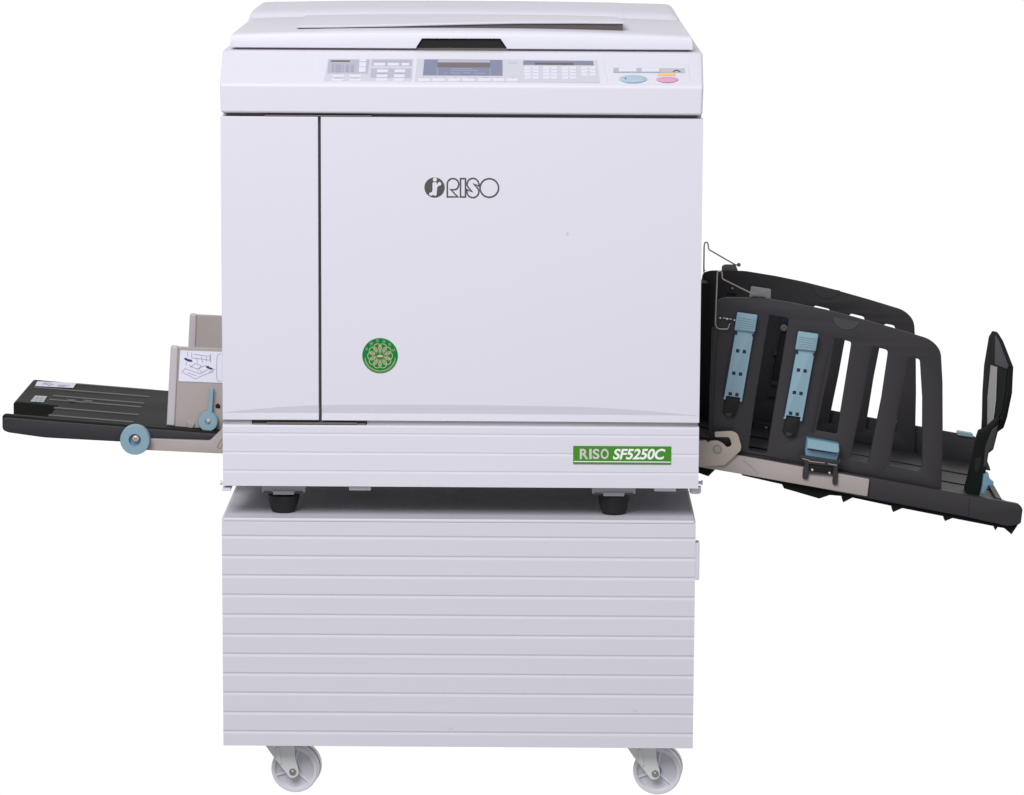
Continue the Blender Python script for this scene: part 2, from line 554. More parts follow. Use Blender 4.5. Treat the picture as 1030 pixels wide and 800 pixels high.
def pslab(name, pts, lift, th, mt, par=None, bev=0.0):
    f = pan(lift)
    return slab(name, [f(x, y) for x, y in pts], PN * th, mt, par or panel, bev)
# long shallow plinth the sheets lie on
pslab('panel_plinth', [(320, 58.4), (606.5, 59.2), (611.5, 84.2), (317, 83.6)], -0.001, 0.0016, WHITE, bev=0.0006)
pslab('panel_plinth', [(611, 65.4), (692, 65.8), (694.5, 84.0), (613, 83.8)], -0.001, 0.0016, WHITE, bev=0.0006)
L0 = 0.0006
pslab('label_sheet', [(330, 59.6), (416, 59.9), (414, 82.2), (325.8, 81.8)], L0, 0.0004, OVERLAY)
pslab('label_sheet', [(419.5, 59.6), (600.5, 60.8), (603.5, 83.4), (417, 82.4)], L0, 0.0004, OVERLAY)
L1 = L0 + 0.00045
def zone(a, mt=ZONE, nm='printed_zone', lift=L1, th=0.00025):
    return pslab(nm, a, lift, th, mt)
zone([(330.6, 60), (371.6, 60.2), (370, 74), (329.2, 73.8)])
zone([(374.4, 60), (414.6, 60.2), (414, 66.6), (373.6, 66.4)])
zone([(373.2, 69.0), (413.8, 69.2), (413.2, 78.4), (372.6, 78.2)])
zone([(333.0, 60.9), (352, 61.0), (351.8, 62.5), (332.8, 62.4)], BROWN, 'indicator_strip', L1 + .0003)
for x0, x1 in ((334, 336), (337.5, 343), (344.5, 345.5), (348, 351), (353, 356)):
    zone([(x0, 65.5), (x1, 65.5), (x1 - .3, 72.5), (x0 - .3, 72.5)], mat("zone_dark", (0.33, 0.34, 0.45), .5) if x0 == 334 else bpy.data.materials["zone_dark"], 'printed_zone', L1 + .0003)
f = pan(L1 + .0006)
for sg in ([(331.5, 64.2), (358, 64.3)], [(331.2, 67.4), (346, 67.5)], [(331, 70.6), (346, 70.7)], [(349, 66.6), (358, 66.7)], [(349, 69.6), (358, 69.7)], [(376, 61.6), (388, 61.6)], [(390, 61.7), (402, 61.7)], [(404, 61.7), (412, 61.8)], [(381, 74.0), (388, 74.0)], [(398, 74.1), (405, 74.1)], [(336, 74.7), (344, 74.7)], [(354, 74.7), (361, 74.7)], [(336, 78.5), (344, 78.5)], [(353, 78.5), (361, 78.5)]):
    m = MB(); ribbon(m, sg, 0.55, mapf=f)
    m.obj('printed_mark', KEYMARK, panel, smooth=False)
disp = zone([(426.8, 60.2), (505.2, 60.8), (505.4, 76.4), (425.4, 76.0)], SLATE, 'display', L1, .0006)
LD = L1 + .0007
dz = lambda a, mt, nm: pslab(nm, a, LD, 0.0003, mt)
dz([(440.6, 60.6), (492.6, 60.9), (492.7, 63.2), (440.4, 63.0)], mat("display_pale", (0.46, 0.46, 0.55), .3), 'display_frame')  # pale strip along the top of the screen
dz([(440.3, 63.3), (492.8, 63.6), (493.0, 67.8), (440.0, 67.6)], LCDG, 'screen')
m = MB(); f = pan(LD + .0001)
for seg in ([(440, 68.4), (439.8, 75.8)], [(493, 68.6), (493.1, 76)], [(455, 69.2), (475, 69.4)], [(453, 71.0), (481, 71.2)], [(447, 73.8), (450, 73.6)], [(453, 73.6), (463, 73.8)], [(466, 73.4), (474, 73.6)], [(477, 73.8), (488, 74.0)]):
    ribbon(m, seg, 0.55, mapf=f)
m.obj('display_print', mat("print_pale", (0.42, 0.43, 0.55), .5), panel, smooth=False)
zone([(526.4, 61.0), (596.6, 61.6), (597.2, 65.9), (526.2, 65.4)], SLATE)
zone([(538.0, 63.2), (577.0, 63.5), (577.2, 65.5), (537.8, 65.2)], BROWN, 'indicator_strip', L1 + .0003)
m = MB(); f = pan(L1 + .0001)
for seg in ([(502.5 + 9, 63.4), (514, 63.4)], [(515, 63.4), (517.5, 63.4)], [(518.4, 63.4), (520.5, 63.4)]):
    ribbon(m, seg, 1.0, mapf=f)
m.obj('printed_mark', KEYMARK, panel, smooth=False)
def key(x0, y0, x1, y1, mt=KEY, nm='button', hgt=0.0007, mark=False):
    o = pslab(nm, rnd([(x0, y0), (x1, y0), (x1, y1), (x0, y1)], 0.6, 3), L0 + .0004, hgt, mt, bev=0.0003)
    return o
for a in ((361.6, 59.9, 368.6, 62.0), (361.4, 63.0, 368.2, 67.2), (361.0, 67.8, 367.8, 72.6)): key(*a)
for x0, y in ((334.6, 75.3), (352, 75.3), (334, 79.3), (351.4, 79.3)): key(x0, y, x0 + 11.5, y + 2.4)
for x0 in (375.8, 390.0): key(x0, 63.6, x0 + 11.6, 66.2)
key(404.2, 63.6, 411.6, 66.2)
for x0, y in ((379.4, 70.3), (396.8, 70.3), (378.8, 75.3), (396.2, 75.3), (378.4, 79.2), (395.6, 79.2)): key(x0, y, x0 + 11, y + 2.6)
for x0, x1 in ((420.6, 433), (435, 447.6), (450.8, 463), (465, 478), (481, 494), (495.4, 507.6), (509.4, 521.2)): key(x0, 79.0, x1, 82.0)
m = MB(); f = pan(L1 + .0002)
for x in (424, 430, 438, 445, 457, 471, 476.5, 486, 489, 500, 515):
    m = MB(); ribbon(m, [(x, 78.2), (x + 2.4, 78.0)], 0.7, mapf=f)
    m.obj('key_print', KEYMARK, panel, smooth=False)
fk = pan(L0 + .0004 + .00085)
for ci, (x0, x1) in enumerate(((527.4, 542), (546.2, 560.6), (565.0, 579.6), (584.6, 599.2))):
    for ri, y in enumerate((67.2, 70.5, 73.8, 77.1)):
        if ci == 3 and ri == 3: continue
        key(x0 + ri*.15, y, x1 + ri*.15, y + 2.7)
        m = MB(); ribbon(m, [((x0 + x1)/2 - 1.0, y + 1.35), ((x0 + x1)/2 + 1.0, y + 1.35)], 0.9, mapf=fk)
        m.obj('key_print', KEYMARK, panel, smooth=False)
zone([(617.2, 68.4), (688.4, 69.0), (689, 73.4), (616.8, 73.0)], mat("strip_grey", (0.50, 0.505, 0.57), .45))
zone([(617.2, 68.4), (664.6, 68.8), (664.8, 73.2), (616.8, 73.0)], ZONE, 'printed_zone', L1 + .0003)
key(622.4, 68.7, 640.2, 72.2); key(645.4, 68.9, 663.2, 72.4)
m = MB(); f = pan(L1 + .0003)
ribbon(m, [(676.8, 72.2), (679.5, 71.0), (681.5, 71.0), (684.4, 72.4)], 1.1, mapf=f)
m.obj('printed_mark', INK, panel, smooth=False)
key(661.2, 73.7, 679.4, 76.3, ORANGE)
def oval(cx, cy, rx, ry, mt, nm):
    f0 = pan(L0 + .0002)
    m = MB(); n = 36
    rings = []
    for k, (s, l) in enumerate(((1, 0.0), (1, .0006), (.93, .0013), (.55, .0018))):
        ff = pan(L0 + .0002 + l)
        rings.append([ff(x, y) for x, y in circ(cx, cy, rx * s, n, ry=ry * s)])
    vs = [v for r_ in rings for v in r_]
    fs = []
    for j in range(3):
        for i in range(n):
            i2 = (i+1) % n
            fs.append([j*n+i, j*n+i2, (j+1)*n+i2, (j+1)*n+i])
    fs.append([3*n + i for i in range(n)]); fs.append(list(range(n))[::-1])
    m.add(vs, fs)
    return m.obj(nm, mt, panel, ang=50)
oval(636.8, 79.6, 14.2, 3.9, STARTB, 'start_button')
oval(671.2, 80.2, 11.2, 2.9, STOPP, 'stop_button')
m = MB(); f = pan(L0 + .0002 + .0021)
ribbon(m, [(628.6, 78.2), (629.6, 79.0), (628.8, 79.6)], 0.7, mapf=f)
m.obj('printed_mark', INKBLUE, panel, smooth=False)

# ---------------------------------------------------------------- scanner lid
YL = 0.068
lx0, lx1 = xof(231.2, 42, YL), xof(697.3, 42, YL)
lxc = (lx0 + lx1) / 2; lhw = (lx1 - lx0) / 2
zl0 = zof(49.2, YL); zl1 = at(234, 33.9, YL).z
CR = 0.0060
def crown(x, c=CR):
    t = (x - lxc) / lhw
    return c * max(0.0, 1 - abs(t) ** 2.2)
YH = 0.425
yz = [(YL, zl0), (YL - .001, zl0 + .006), (YL - .0005, zl1 - .0065), (YL + .0012, zl1 - .0028), (YL + .0045, zl1 - .0006), (YL + .010, zl1), (YH, zl1 + .0005), (0.64, zl1 + .0005), (0.64, zl0)]
NX = 40
vs, fs = [], []
xs = [lx0 + (lx1 - lx0) * i / NX for i in range(NX + 1)]
for i, x in enumerate(xs):
    for y, z in yz:
        t = (z - zl0) / (zl1 - zl0)
        xx = x
        if i == 0: xx = x + 0.0035 * max(0, t - .55) / .45
        if i == NX: xx = x - 0.0035 * max(0, t - .55) / .45
        vs.append((xx, y, z + crown(x) * max(0, min(1, t))))
k = len(yz)
for i in range(NX):
    for j in range(k):
        j2 = (j + 1) % k
        fs.append([i*k+j, i*k+j2, (i+1)*k+j2, (i+1)*k+j])
fs.append(list(range(k))); fs.append([NX*k + j for j in range(k)][::-1])
m = MB(); m.add(vs, fs)
me = m.mesh('scanner_lid')
# hand recess in the front edge
def lidp(px, py, Y): return at(px, py, Y)
cut = MB()
hp = [(418.6, 51.0), (418.6, 48.2), (424.4, 39.4), (503.4, 39.6), (509.4, 48.4), (509.4, 51.0)]
cut.prism([at(x, y, YL - .01) for x, y in hp], (0, 0.034, 0))
me = boolean_cut(me, cut)
lid = link('scanner_lid', me, WHITE, mac, ang=24)
b = lid.modifiers.new("bevel", 'BEVEL'); b.width = 0.0009; b.segments = 2; b.limit_method = 'ANGLE'; b.angle_limit = R(55); b.harden_normals = False
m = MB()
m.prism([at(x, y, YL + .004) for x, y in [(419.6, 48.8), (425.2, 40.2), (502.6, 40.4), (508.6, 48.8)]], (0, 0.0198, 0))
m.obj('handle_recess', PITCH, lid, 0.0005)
# dark strip put in as the shade of the gap between lid and casing
m = MB(); m.box((lx0 + .010, YL + .004, ztop - .001), (lx1 - .010, YL + .03, zl0 + .001))
m.obj('lid_gap_shade', INNER, lid)
# hump at the back of the lid
hx0, hx1 = at(252.6, 17, 0.49).x, at(681.8, 17, 0.49).x
hz = at(464, 7.0, 0.50).z
zb = zl1 - .002
def hump(name, xa, xb, proud, mt, par, roundc=True):
    N = 64
    prof = []
    pz = proud * .2
    hgt = hz + pz - zb
    rf = 0.006                                   # fillet at the foot
    for q in range(0, 17):
        u = q / 16
        # gentle foot, then a roll back to the top
        y = 0.050 * (1 - math.cos(u * math.pi / 2)) ** 1.15 + (0.006 * (1 - min(1, u / .25)) ** 2 * -1)
        prof.append((YH + .006 - proud + y, zb + hgt * (math.sin(u * math.pi / 2) ** 0.9)))
    prof += [(0.60, hz + pz), (0.628, hz + pz - .006), (0.64, zb + .012), (0.64, zb)]
    rx = 0.015
    secs = []
    n1 = 12
    if roundc:
        for i in range(n1 + 1):
            a = (1 - i / n1) * math.pi / 2
            secs.append((xa + rx * (1 - math.sin(a)), math.cos(a)))
        for i in range(1, N): secs.append((xa + rx + (xb - xa - 2*rx) * i / N, 1.0))
        for i in range(n1 + 1):
            a = i / n1 * math.pi / 2
            secs.append((xb - rx * (1 - math.sin(a)), math.cos(a)))
    else:
        secs = [(xa + (xb - xa) * i / N, 1.0) for i in range(N + 1)]
    k = len(prof); vs, fs = [], []
    for x, c_ in secs:
        s_ = 0.50 + 0.50 * c_ if roundc else 1.0
        for y, z in prof:
            zz_ = zb + (z - zb) * s_
            lean = 0.0035 * (z - zb) / hgt * (1 - min(1, min(x - xa, xb - x) / .05)) if roundc else 0
            xx = x + lean * (1 if x < (xa + xb) / 2 else -1)
            vs.append((xx, y, zz_ + crown(x, .0036)))
    M_ = len(secs) - 1
    for i in range(M_):
        for j in range(k):
            j2 = (j + 1) % k
            fs.append([i*k+j, i*k+j2, (i+1)*k+j2, (i+1)*k+j])
    fs.append(list(range(k))); fs.append([M_*k + j for j in range(k)][::-1])
    m = MB(); m.add(vs, fs)
    return m.obj(name, mt, par, ang=50)
hump('lid_hump', hx0, hx1, 0.0, WHITE, lid)
hump('hump_cover', at(308.4, 14, .51).x, at(626.0, 14, .51).x, 0.0016, WHITE, lid, roundc=False)
# document flap lying on the lid, its front lip slightly lifted
YF = 0.125
def lipz(px):                                   # lower edge of the lip in pixels
    pts = [(298, 28.3), (340, 27.9), (400, 26.8), (460, 25.2), (520, 24.0), (580, 23.9), (628, 24.3)]
    for (a, ya), (b_, yb) in zip(pts, pts[1:]):
        if px <= b_: return ya + (yb - ya) * (px - a) / (b_ - a)
    return pts[-1][1]
N = 40; vs, fs = [], []
for i in range(N + 1):
    px = 298 + (628 - 298) * i / N
    p = at(px, lipz(px), YF)
    back = at(499 + (px - 499) * 0.955 + (1.0 if px < 464 else -1.0), 18.0, YH + .008)
    bz = zl1 + crown(p.x) + .0025
    th = 0.0030
    vs += [(p.x, YF + .001, p.z), (p.x, YF, p.z + th * .5), (p.x, YF + .002, p.z + th), (back.x, YH + .012, bz), (back.x, YH + .012, bz - .002)]
for i in range(N):
    for j in range(5):
        j2 = (j + 1) % 5
        fs.append([i*5+j, i*5+j2, (i+1)*5+j2, (i+1)*5+j])
fs.append(list(range(5))); fs.append([N*5 + j for j in range(5)][::-1])
m = MB(); m.add(vs, fs)
m.obj('document_flap', WHITE, lid, ang=30)
m = MB()
vs, fs = [], []
for i in range(N + 1):
    px = 300.5 + (626.5 - 300.5) * i / N
    p = at(px, lipz(px) - .8, YF + .004)
    vs += [(p.x, YF + .004, p.z), (p.x, YF + .004, zl1 + crown(p.x) - .003), (p.x, YF + .012, zl1 + crown(p.x) - .003), (p.x, YF + .012, p.z)]
for i in range(N):
    for j in range(4):
        j2 = (j + 1) % 4
        fs.append([i*4+j, i*4+j2, (i+1)*4+j2, (i+1)*4+j])
fs.append([0, 1, 2, 3]); fs.append([N*4 + j for j in (3, 2, 1, 0)])
m.add(vs, fs); m.obj('slot_shade', mat('slot_shade_dark', (0.085, 0.07, 0.07), .6), lid)  # dark strip put in as the shade under the flap lip

# ---------------------------------------------------------------- markings on the doors
def front(lift=0.0004, Y=0.0):
    return lambda px, py: at(px, py, Y - lift)
def Z(x, y, ox=410.0, oy=170.0, s=10.3): return (ox + x / s, oy + y / s)
m = MB(); f0 = front(0.0003); f1 = front(0.0005)
fillpoly(m, circ(437.1, 188.8, 10.2, 56), f0, 0)
fig = [(258,140),(300,140),(304,168),(318,138),(336,134),(350,150),(346,170),(322,176),(306,192),(300,268),(290,280),(272,276),(264,268),(246,280),(222,272),(224,250),(250,242),(258,222)]
fillpoly(m, rnd([Z(*p) for p in fig], 0.8, 3), f1, 1)
fillpoly(m, circ(437.4, 180.8, 2.05, 24), f1, 1)
m.obj('logo_roundel', [INK, WHITE], mac, smooth=False)
m = MB(); w = 1.5
def arc(cx, cy, r, a0, a1, n=14): return [Z(*p) for p in circ(cx, cy, r, n, a0, a1)]
Rl = [Z(411, 290)] + [Z(411, 165)] + arc(470, 160, 60, 175, -25) + [Z(510, 208), Z(488, 216), Z(448, 216), Z(520, 290)]
ribbon(m, Rl, w, True, mapf=f1)
ribbon(m, [Z(548, 101), Z(599, 101), Z(599, 291), Z(548, 291)], w, True, mapf=f1)
Sl = [Z(738, 152)] + arc(676, 158, 60, 15, 195, 16) + [Z(632, 196), Z(668, 236), Z(612, 214)] + arc(676, 236, 62, 175, 375, 18) + [Z(726, 200), Z(684, 158), Z(742, 180)]
ribbon(m, Sl, w, True, mapf=f1)
ribbon(m, [Z(*p) for p in circ(846, 198, 96, 48)], 1.55, True, mapf=f1)
m.obj('logo_lettering', INK, mac, smooth=False)
# round green sticker
ecx, ecy = 382.3, 357.9
m = MB()
c = at(ecx, ecy, 0.0); s = (at(ecx + 1, ecy, 0) - c).length
lathe(m, [(17.9*s, 0.0), (17.9*s, 0.0005)], c, (0, -1, 0), 64)
stk = m.obj('round_sticker', EGREEN, mac, smooth=False)
m = MB(); f2 = front(0.0008)
for kk in range(10):
    a = 72 + 36 * kk
    ribbon(m, circ(ecx + 8.4*math.cos(R(a)), ecy + 0.2 - 8.4*math.sin(R(a)), 4.1, 24), 0.72, True, mapf=f2)
    a = 90 + 36 * kk
    ribbon(m, [(ecx + r_*math.cos(R(a)), ecy + .2 - r_*math.sin(R(a))) for r_ in (5.0, 11.2)], 0.8, mapf=f2)
ribbon(m, circ(ecx, ecy + .2, 4.5, 32), 0.6, True, mapf=f2)
fillpoly(m, [(ecx - 3.6, ecy + .6), (ecx - 1.6, ecy - .6), (ecx, ecy - 1.2), (ecx + 1.6, ecy - .6), (ecx + 3.6, ecy + .6), (ecx + 2.0, ecy + 1.6), (ecx - 2.0, ecy + 1.6)], front(0.0009))
ribbon(m, [(ecx, ecy - 2), (ecx, ecy - 4.4)], 0.8, mapf=f2)
ribbon(m, circ(ecx, ecy, 15.4, 40, 188, 352), 0.65, mapf=f2)
ribbon(m, circ(ecx, ecy, 16.6, 40, 200, 340), 0.25, mapf=f2)
m.obj('emblem_rings', ETAN, stk, smooth=False)
for ch, a in zip('中国环境标志', (154, 126, 100, 75, 49, 22)):
    me = text_mesh(ch)
    px, py = ecx + 14.9*math.cos(R(a)), ecy - 14.9*math.sin(R(a))
    xs_ = [v.co.x for v in me.vertices]; ys_ = [v.co.y for v in me.vertices]
    if not xs_: continue
    x0, x1, y0, y1 = min(xs_), max(xs_), min(ys_), max(ys_)
    rot = R(a - 90)
    for v in me.vertices:
        u = ((v.co.x - x0)/(x1 - x0) - .5) * 2.7; q = ((v.co.y - y0)/(y1 - y0) - .5) * 2.9
        uu, qq = u*math.cos(rot) - q*math.sin(rot), u*math.sin(rot) + q*math.cos(rot)
        v.co = f2(px + uu, py - qq)
    link('emblem_character', me, ETAN, stk, smooth=False)
# name plate
a = at(576.6, 448.6, 0); b_ = at(675.0, 467.4, 0)
m = MB(); m.box((a.x, -0.0012, b_.z), (b_.x, 0.001, a.z))
npl = m.obj('name_plate', GREEN, base, 0.0003) if False else m.obj('name_plate', GREEN, mac, 0.0003)
f = front(0.0015)
for ch, x0, x1 in (('R', 583.2, 591.8), ('I', 592.7, 595.2), ('S', 596.2, 603.0), ('O', 604.2, 612.3)):
    text_on('plate_letter', ch, (x0, 451.6, x1, 462.0), f, INKG, npl, bold=0.028 if ch != 'I' else 0.0)
text_on('plate_lettering', 'SF5250C', (616.4, 451.6, 669.4, 462.4), f, INKW, npl, shear=0.24, bold=0.028, spacing=0.98)
m = MB(); ribbon(m, [(577.0, 464.4), (674.8, 465.0)], 0.95, mapf=f)
m.obj('plate_line', INKW, npl, smooth=False)
# tiny sensor dot on the door
m = MB(); lathe(m, [(0.0022, 0), (0.002, .0006)], at(570.5, 235, 0), (0, -1, 0), 16)
m.obj('door_mark', mat("faint_dot", (0.60, 0.60, 0.70), .4), mac)

# ================================================================== LEFT PAPER FEED TRAY
Y0, Y1 = 0.150, 0.482
front_px = rnd([(2.2, 418.4, 2.5), (5.2, 417.2, 1), (60, 422.1, 0), (163, 430.3, 0), (240, 436.4, 0), (240, 449.2, 0), (135, 445.2, 0), (45, 440.4, 6), (8, 435.2, 4), (2.4, 432.6, 3)], 2)
pts = [at(x, y, Y0) for x, y in front_px]
m = MB(); m.prism(pts, (0, Y1 - Y0, 0))
me = m.mesh('feed_tray')
cut = MB()
ty = lambda px: 418.0 + (px - 5.2) * (430.3 - 417.6) / 158.0
YN0, YN1 = 0.163, 0.268
cut.prism([at(-10, 405, Y0), at(-10, 431, Y0), at(34, 432.6, Y0), at(47, 426, Y0), at(51, 405, Y0)], (0, YN1 - YN0, 0))
for v in cut.v: v.y += YN0 - Y0
me = boolean_cut(me, cut)
tray = link('feed_tray', me, [BLACKTOP], mac, ang=25)
bv = tray.modifiers.new("bevel", 'BEVEL'); bv.width = 0.0016; bv.segments = 2; bv.limit_method = 'ANGLE'; bv.angle_limit = R(40)
# top plane of the tray
TA, TB = at(5.2, 417.2, Y0), at(163, 430.3, Y0)
TN = (TB - TA).cross(Vector((0, 1, 0))).normalized()
if TN.z < 0: TN = -TN
def top(lift=0.0): return lambda px, py: on_plane(px, py, TA + TN * lift, TN)
ft = top(0.0)
ridgem = mat("ridge_black", (0.058, 0.063, 0.062), 0.5)
for (x0, y0, x1, y1) in ((77, 387.4, 155, 391.6), (33, 391.2, 151.5, 398), (52, 399.6, 146, 404.6), (49, 402.8, 143, 409), (53.6, 411.2, 140, 416.6), (48, 418.8, 135, 423.8)):
    p, q = ft(x0, y0), ft(x1, y1)
    yy = (p.y + q.y) / 2
    p.y = q.y = yy
    m = MB(); wv = Vector((0, 0.0040, 0))
    m.prism([p - wv - TN*.001, q - wv - TN*.001, q + wv - TN*.001, p + wv - TN*.001], TN * 0.0017)
    m.obj('tray_ridge', ridgem, tray, 0.0004, seg=2)
f = top(0.0006)
slab('paper_sticker', [f(x, y) for x, y in ((37.6, 383.8), (77, 385.4), (73.6, 390.4), (35.2, 388.4))], TN * .0003, PAPER, tray)
m = MB(); g = top(0.0011)
for sg in ([(42, 386.2), (47, 386.4), (50, 388.2)], [(48, 387.6), (54, 386.6)], [(58, 387.4), (70, 387.9)], [(58, 388.6), (66, 388.9)], [(44, 385.2), (52, 385.4)]):
    ribbon(m, sg, 0.6, mapf=g)
m.obj('sticker_print', INKLINE, tray, smooth=False)
slab('grey_sticker', [f(x, y) for x, y in ((35.4, 398.2), (47.4, 398.8), (43.8, 404.8), (30.6, 404.0))], TN * .0003, PAPERG, tray)
m = MB()
for sg in ([(34, 400.2), (45, 400.8)], [(33, 402.2), (44, 402.8)], [(38.5, 398.6), (35.5, 404.2)], [(42.5, 398.8), (39.5, 404.4)]):
    ribbon(m, sg, 0.4, mapf=g)
m.obj('sticker_print', mat("grid_grey", (0.25, 0.29, 0.30), .5), tray, smooth=False)
m = MB()
for sg in ([(68, 402.2), (76, 402.6)], [(84, 402.6), (93, 403.4)], [(70, 403.3), (75, 403.6)], [(86, 404.2), (92, 404.6)]):
    ribbon(m, sg, 1.0, mapf=g)
m.obj('embossed_mark', mat("emboss", (0.055, 0.05, 0.075), .5), tray, smooth=False)
# front skirt of the tray is a slightly violet black strip
sk = [(3.0, 420.6), (6.5, 420.0), (60, 424.6), (163, 432.4), (238, 438.2), (238, 448.6), (135, 444.8), (45, 439.8), (8, 434.6), (3.2, 432.2)]
plate('front_rail', [rnd(sk, 1.2, 3)], Y0 - .003, 0.006, BLACK, tray, 0.0012)
# beige support arm
plate('support_arm', [rnd([(139, 441.2, 1), (211, 443.6, 2), (221, 434, 2), (227, 426, 0), (236, 426, 0), (236, 457, 0), (139, 452.6, 1)], 1)], Y0 - .012, 0.008, BEIGE, tray, 0.001)
m = MB(); ribbon(m, [Z(*p) for p in ()] or rnd([(218.2, 450), (223.8, 441), (226, 443), (221.5, 451.5)], 1.2, 3), 0.7, True, mapf=lambda x, y: at(x, y, Y0 - .0125))
m.obj('arm_slot', mat("beige_dark", (0.22, 0.19, 0.18), .5), tray, smooth=False)
# adjusting wheel
def disc(name, cx, cy, r, Y, th, prof, mats, mis, par):
    c = at(cx, cy, Y); s = (at(cx + 1, cy, Y) - c).length
    m = MB(); lathe(m, [(a * s, h * th) for a, h in prof], c, (0, -1, 0), 48, mis=mis)
    return m.obj(name, mats, par, ang=30)
disc('adjusting_wheel', 136.6, 441.4, 15, Y0 - .014, 0.014,
     [(14.6, -0.2), (15.0, 0), (15.0, .85), (14.2, 1.0), (6.4, 1.0), (5.9, .9), (5.7, .5), (0.5, .5)], [BLUE, BLUESH], [0,0,0,0,0,1,1], tray)
disc('wheel_screw', 136.8, 440.8, 4, Y0 - .021, 0.006, [(4.0, -.2), (4.0, .3), (3.2, .8), (1.2, 1.0), (0.9, .6), (0.3, .6)], [mat('screw_pale', (0.50, 0.43, 0.40), .45, .5, .2)], [0]*5, tray)
# side guides of the feed tray
def guide(pts, Y, flange, m_face):
    o = plate('paper_guide', [rnd(pts, 2.5)], Y, 0.005, m_face, tray, 0.0016)
    fl = plate('guide_flange', [rnd(flange, 1.8)], Y - .0035, 0.012, mat("flange_lit_beige", (0.50, 0.46, 0.49), .45) if "flange_lit_beige" not in bpy.data.materials else bpy.data.materials["flange_lit_beige"], tray, 0.0024)  # lighter copy of the guide steel, light on the fold painted in
    return o
guide([(172.4, 348.6), (240, 351.2, 0), (240, 437, 0), (167.6, 429.2, 1)], 0.172, [(171.6, 348.2), (179.2, 348.7), (175.6, 428.9), (167.4, 428.2)], BEIGE)
guide([(191.6, 316.2), (240, 318.6, 0), (240, 400, 0), (187, 394, 1)], 0.478, [(190.8, 316.0), (197.6, 316.4), (194.8, 394), (187.0, 393.6)], BEIGE)
YG = 0.172
fg = lambda px, py: at(px, py, YG - .0012)
m = MB()
m.prism([at(x, y, YG - .0006) for x, y in rnd([(181.4, 352.4), (236, 354.6), (236, 385.8), (179.6, 383.6)], 1.2, 3)], (0, -.0004, 0))
m.obj('instruction_sticker', PAPER, tray)
m = MB()
def zz(x, y): return (160 + x / 8.0, 300 + y / 8.0)
art = [[(262,440),(262,480),(410,500),(412,450)], [(280,452),(405,470)], [(300,480),(310,520)], [(340,470),(350,520)], [(380,480),(380,515)],
       [(185,595),(290,650),(360,618)], [(185,595),(215,560)], [(215,570),(330,610)], [(330,610),(400,570)], [(240,540),(300,570),(380,540)],
       [(250,560),(290,525),(340,545),(310,590)], [(215,540),(225,510)], [(360,620),(440,590)], [(400,600),(450,570)], [(230,600),(300,625)], [(415,450),(415,520)], [(230,430),(230,470)],
       [(480,450),(466,470),(462,640),(475,668),(500,670)], [(495,448),(480,452)], [(330,580),(345,600),(372,585)]]
for a in art: ribbon(m, [zz(*p) for p in a], 0.55, mapf=fg)
m.obj('sticker_drawing', INKLINE, tray, smooth=False)
for a in ([(203,482),(222,480),(224,488),(262,496),(270,512),(240,512),(205,496)], [(378,548),(400,545),(402,555),(428,562),(434,576),(412,574),(380,560)]):
    m = MB(); fillpoly(m, [zz(*p) for p in a], lambda x, y: at(x, y, YG - .0014))
    m.obj('sticker_arrow', INKBLUE, tray, smooth=False)
# locking lever on the front guide
disc('lever_knob', 209.6, 423.4, 10, YG - .004, 0.010, [(10, -.1), (10, .8), (9.3, 1.0), (2.9, 1.0), (2.6, .75), (.4, .75)], [BLUE], [0]*5, tray)
plate('lever_arm', [rnd([(211.2, 390.0), (214.9, 389.8), (213.4, 416), (208.6, 416)], 1.9)], YG - .010, 0.006, BLUE, tray, 0.0014)
disc('lever_screw', 209.6, 423.6, 2, YG - .013, 0.003, [(2.3, -.2), (2.1, .6), (1.0, .9), (.3, .6)], [bpy.data.materials['screw_pale']], [0]*3, tray)
plate('guide_hole', [rnd([(216.6, 407.5), (219.4, 405.6), (221.6, 408), (221.6, 411), (217, 410.6)], .8, 3)], YG - .0008, 0.002, PITCH, tray, 0.0002)
plate('guide_clip', [rnd([(187.6, 424.5), (192, 424), (196, 426.5), (194, 430.5), (190, 431), (188.5, 428)], .8, 3)], YG - .003, 0.003, BEIGE, tray, 0.0006)
for x0, x1 in ((178.5, 186), (196, 206)):
    plate('guide_hole', [[(x0, 430.4), (x1, 430.9), (x1, 432.2), (x0, 431.6)]], YG - .003, 0.003, PITCH, tray, 0.0002)

# ================================================================== RIGHT PAPER RECEIVING TRAY
G0 = 0.150
dY = (D + G0) / 0.945 - (D + G0)
G1 = G0 + dY
# base of the tray: floor, rails, fins
fl_front = [(690, 446), (737, 455.2), (874, 478.6), (944, 491.6), (1006, 502.8)]
m = MB()
xsF = fl_front
ptsF = [at(x, y + 1.5, G0) for x, y in fl_front]
secs = [p.copy() for p in ptsF]
floor_pts = secs + [p - Vector((0, 0, 0.006)) for p in reversed(secs)]
m.prism(floor_pts, (0, dY + .012, 0))
rtray = m.obj('receiving_tray', BLACK, mac, 0.001)
sl = (secs[-1] - secs[0]).normalized()
rn = Vector((-sl.z, 0, sl.x))
# floor steps running along the tray
for yy, hh in ((0.235, .0016), (0.335, .0016)):
    m = MB(); p, q = secs[0].copy(), secs[-1].copy()
    p.y = q.y = G0 + yy - .15
    m.prism([p, q, q + Vector((0, .03, 0)), p + Vector((0, .03, 0))], rn * hh)
    m.obj('floor_step', BLACK, rtray, 0.0012)
# front rail with rounded outer end
rail = [(700, 447, 0), (737, 455.8, 0), (874, 480, 0), (944, 492.8, 0), (976, 499.2, 0), (1006, 504.2, 0), (1025, 507.6, 2.5), (1029, 512, 2.5), (1027, 527.4, 2.5), (1015, 529.8, 3), (972, 520.2, 0), (873, 501.4, 0), (737, 474, 0), (700, 467, 0)]
rl = plate('front_rail', [rnd(rail, 2)], G0 - .016, 0.014, BLACK, rtray, 0.0022)
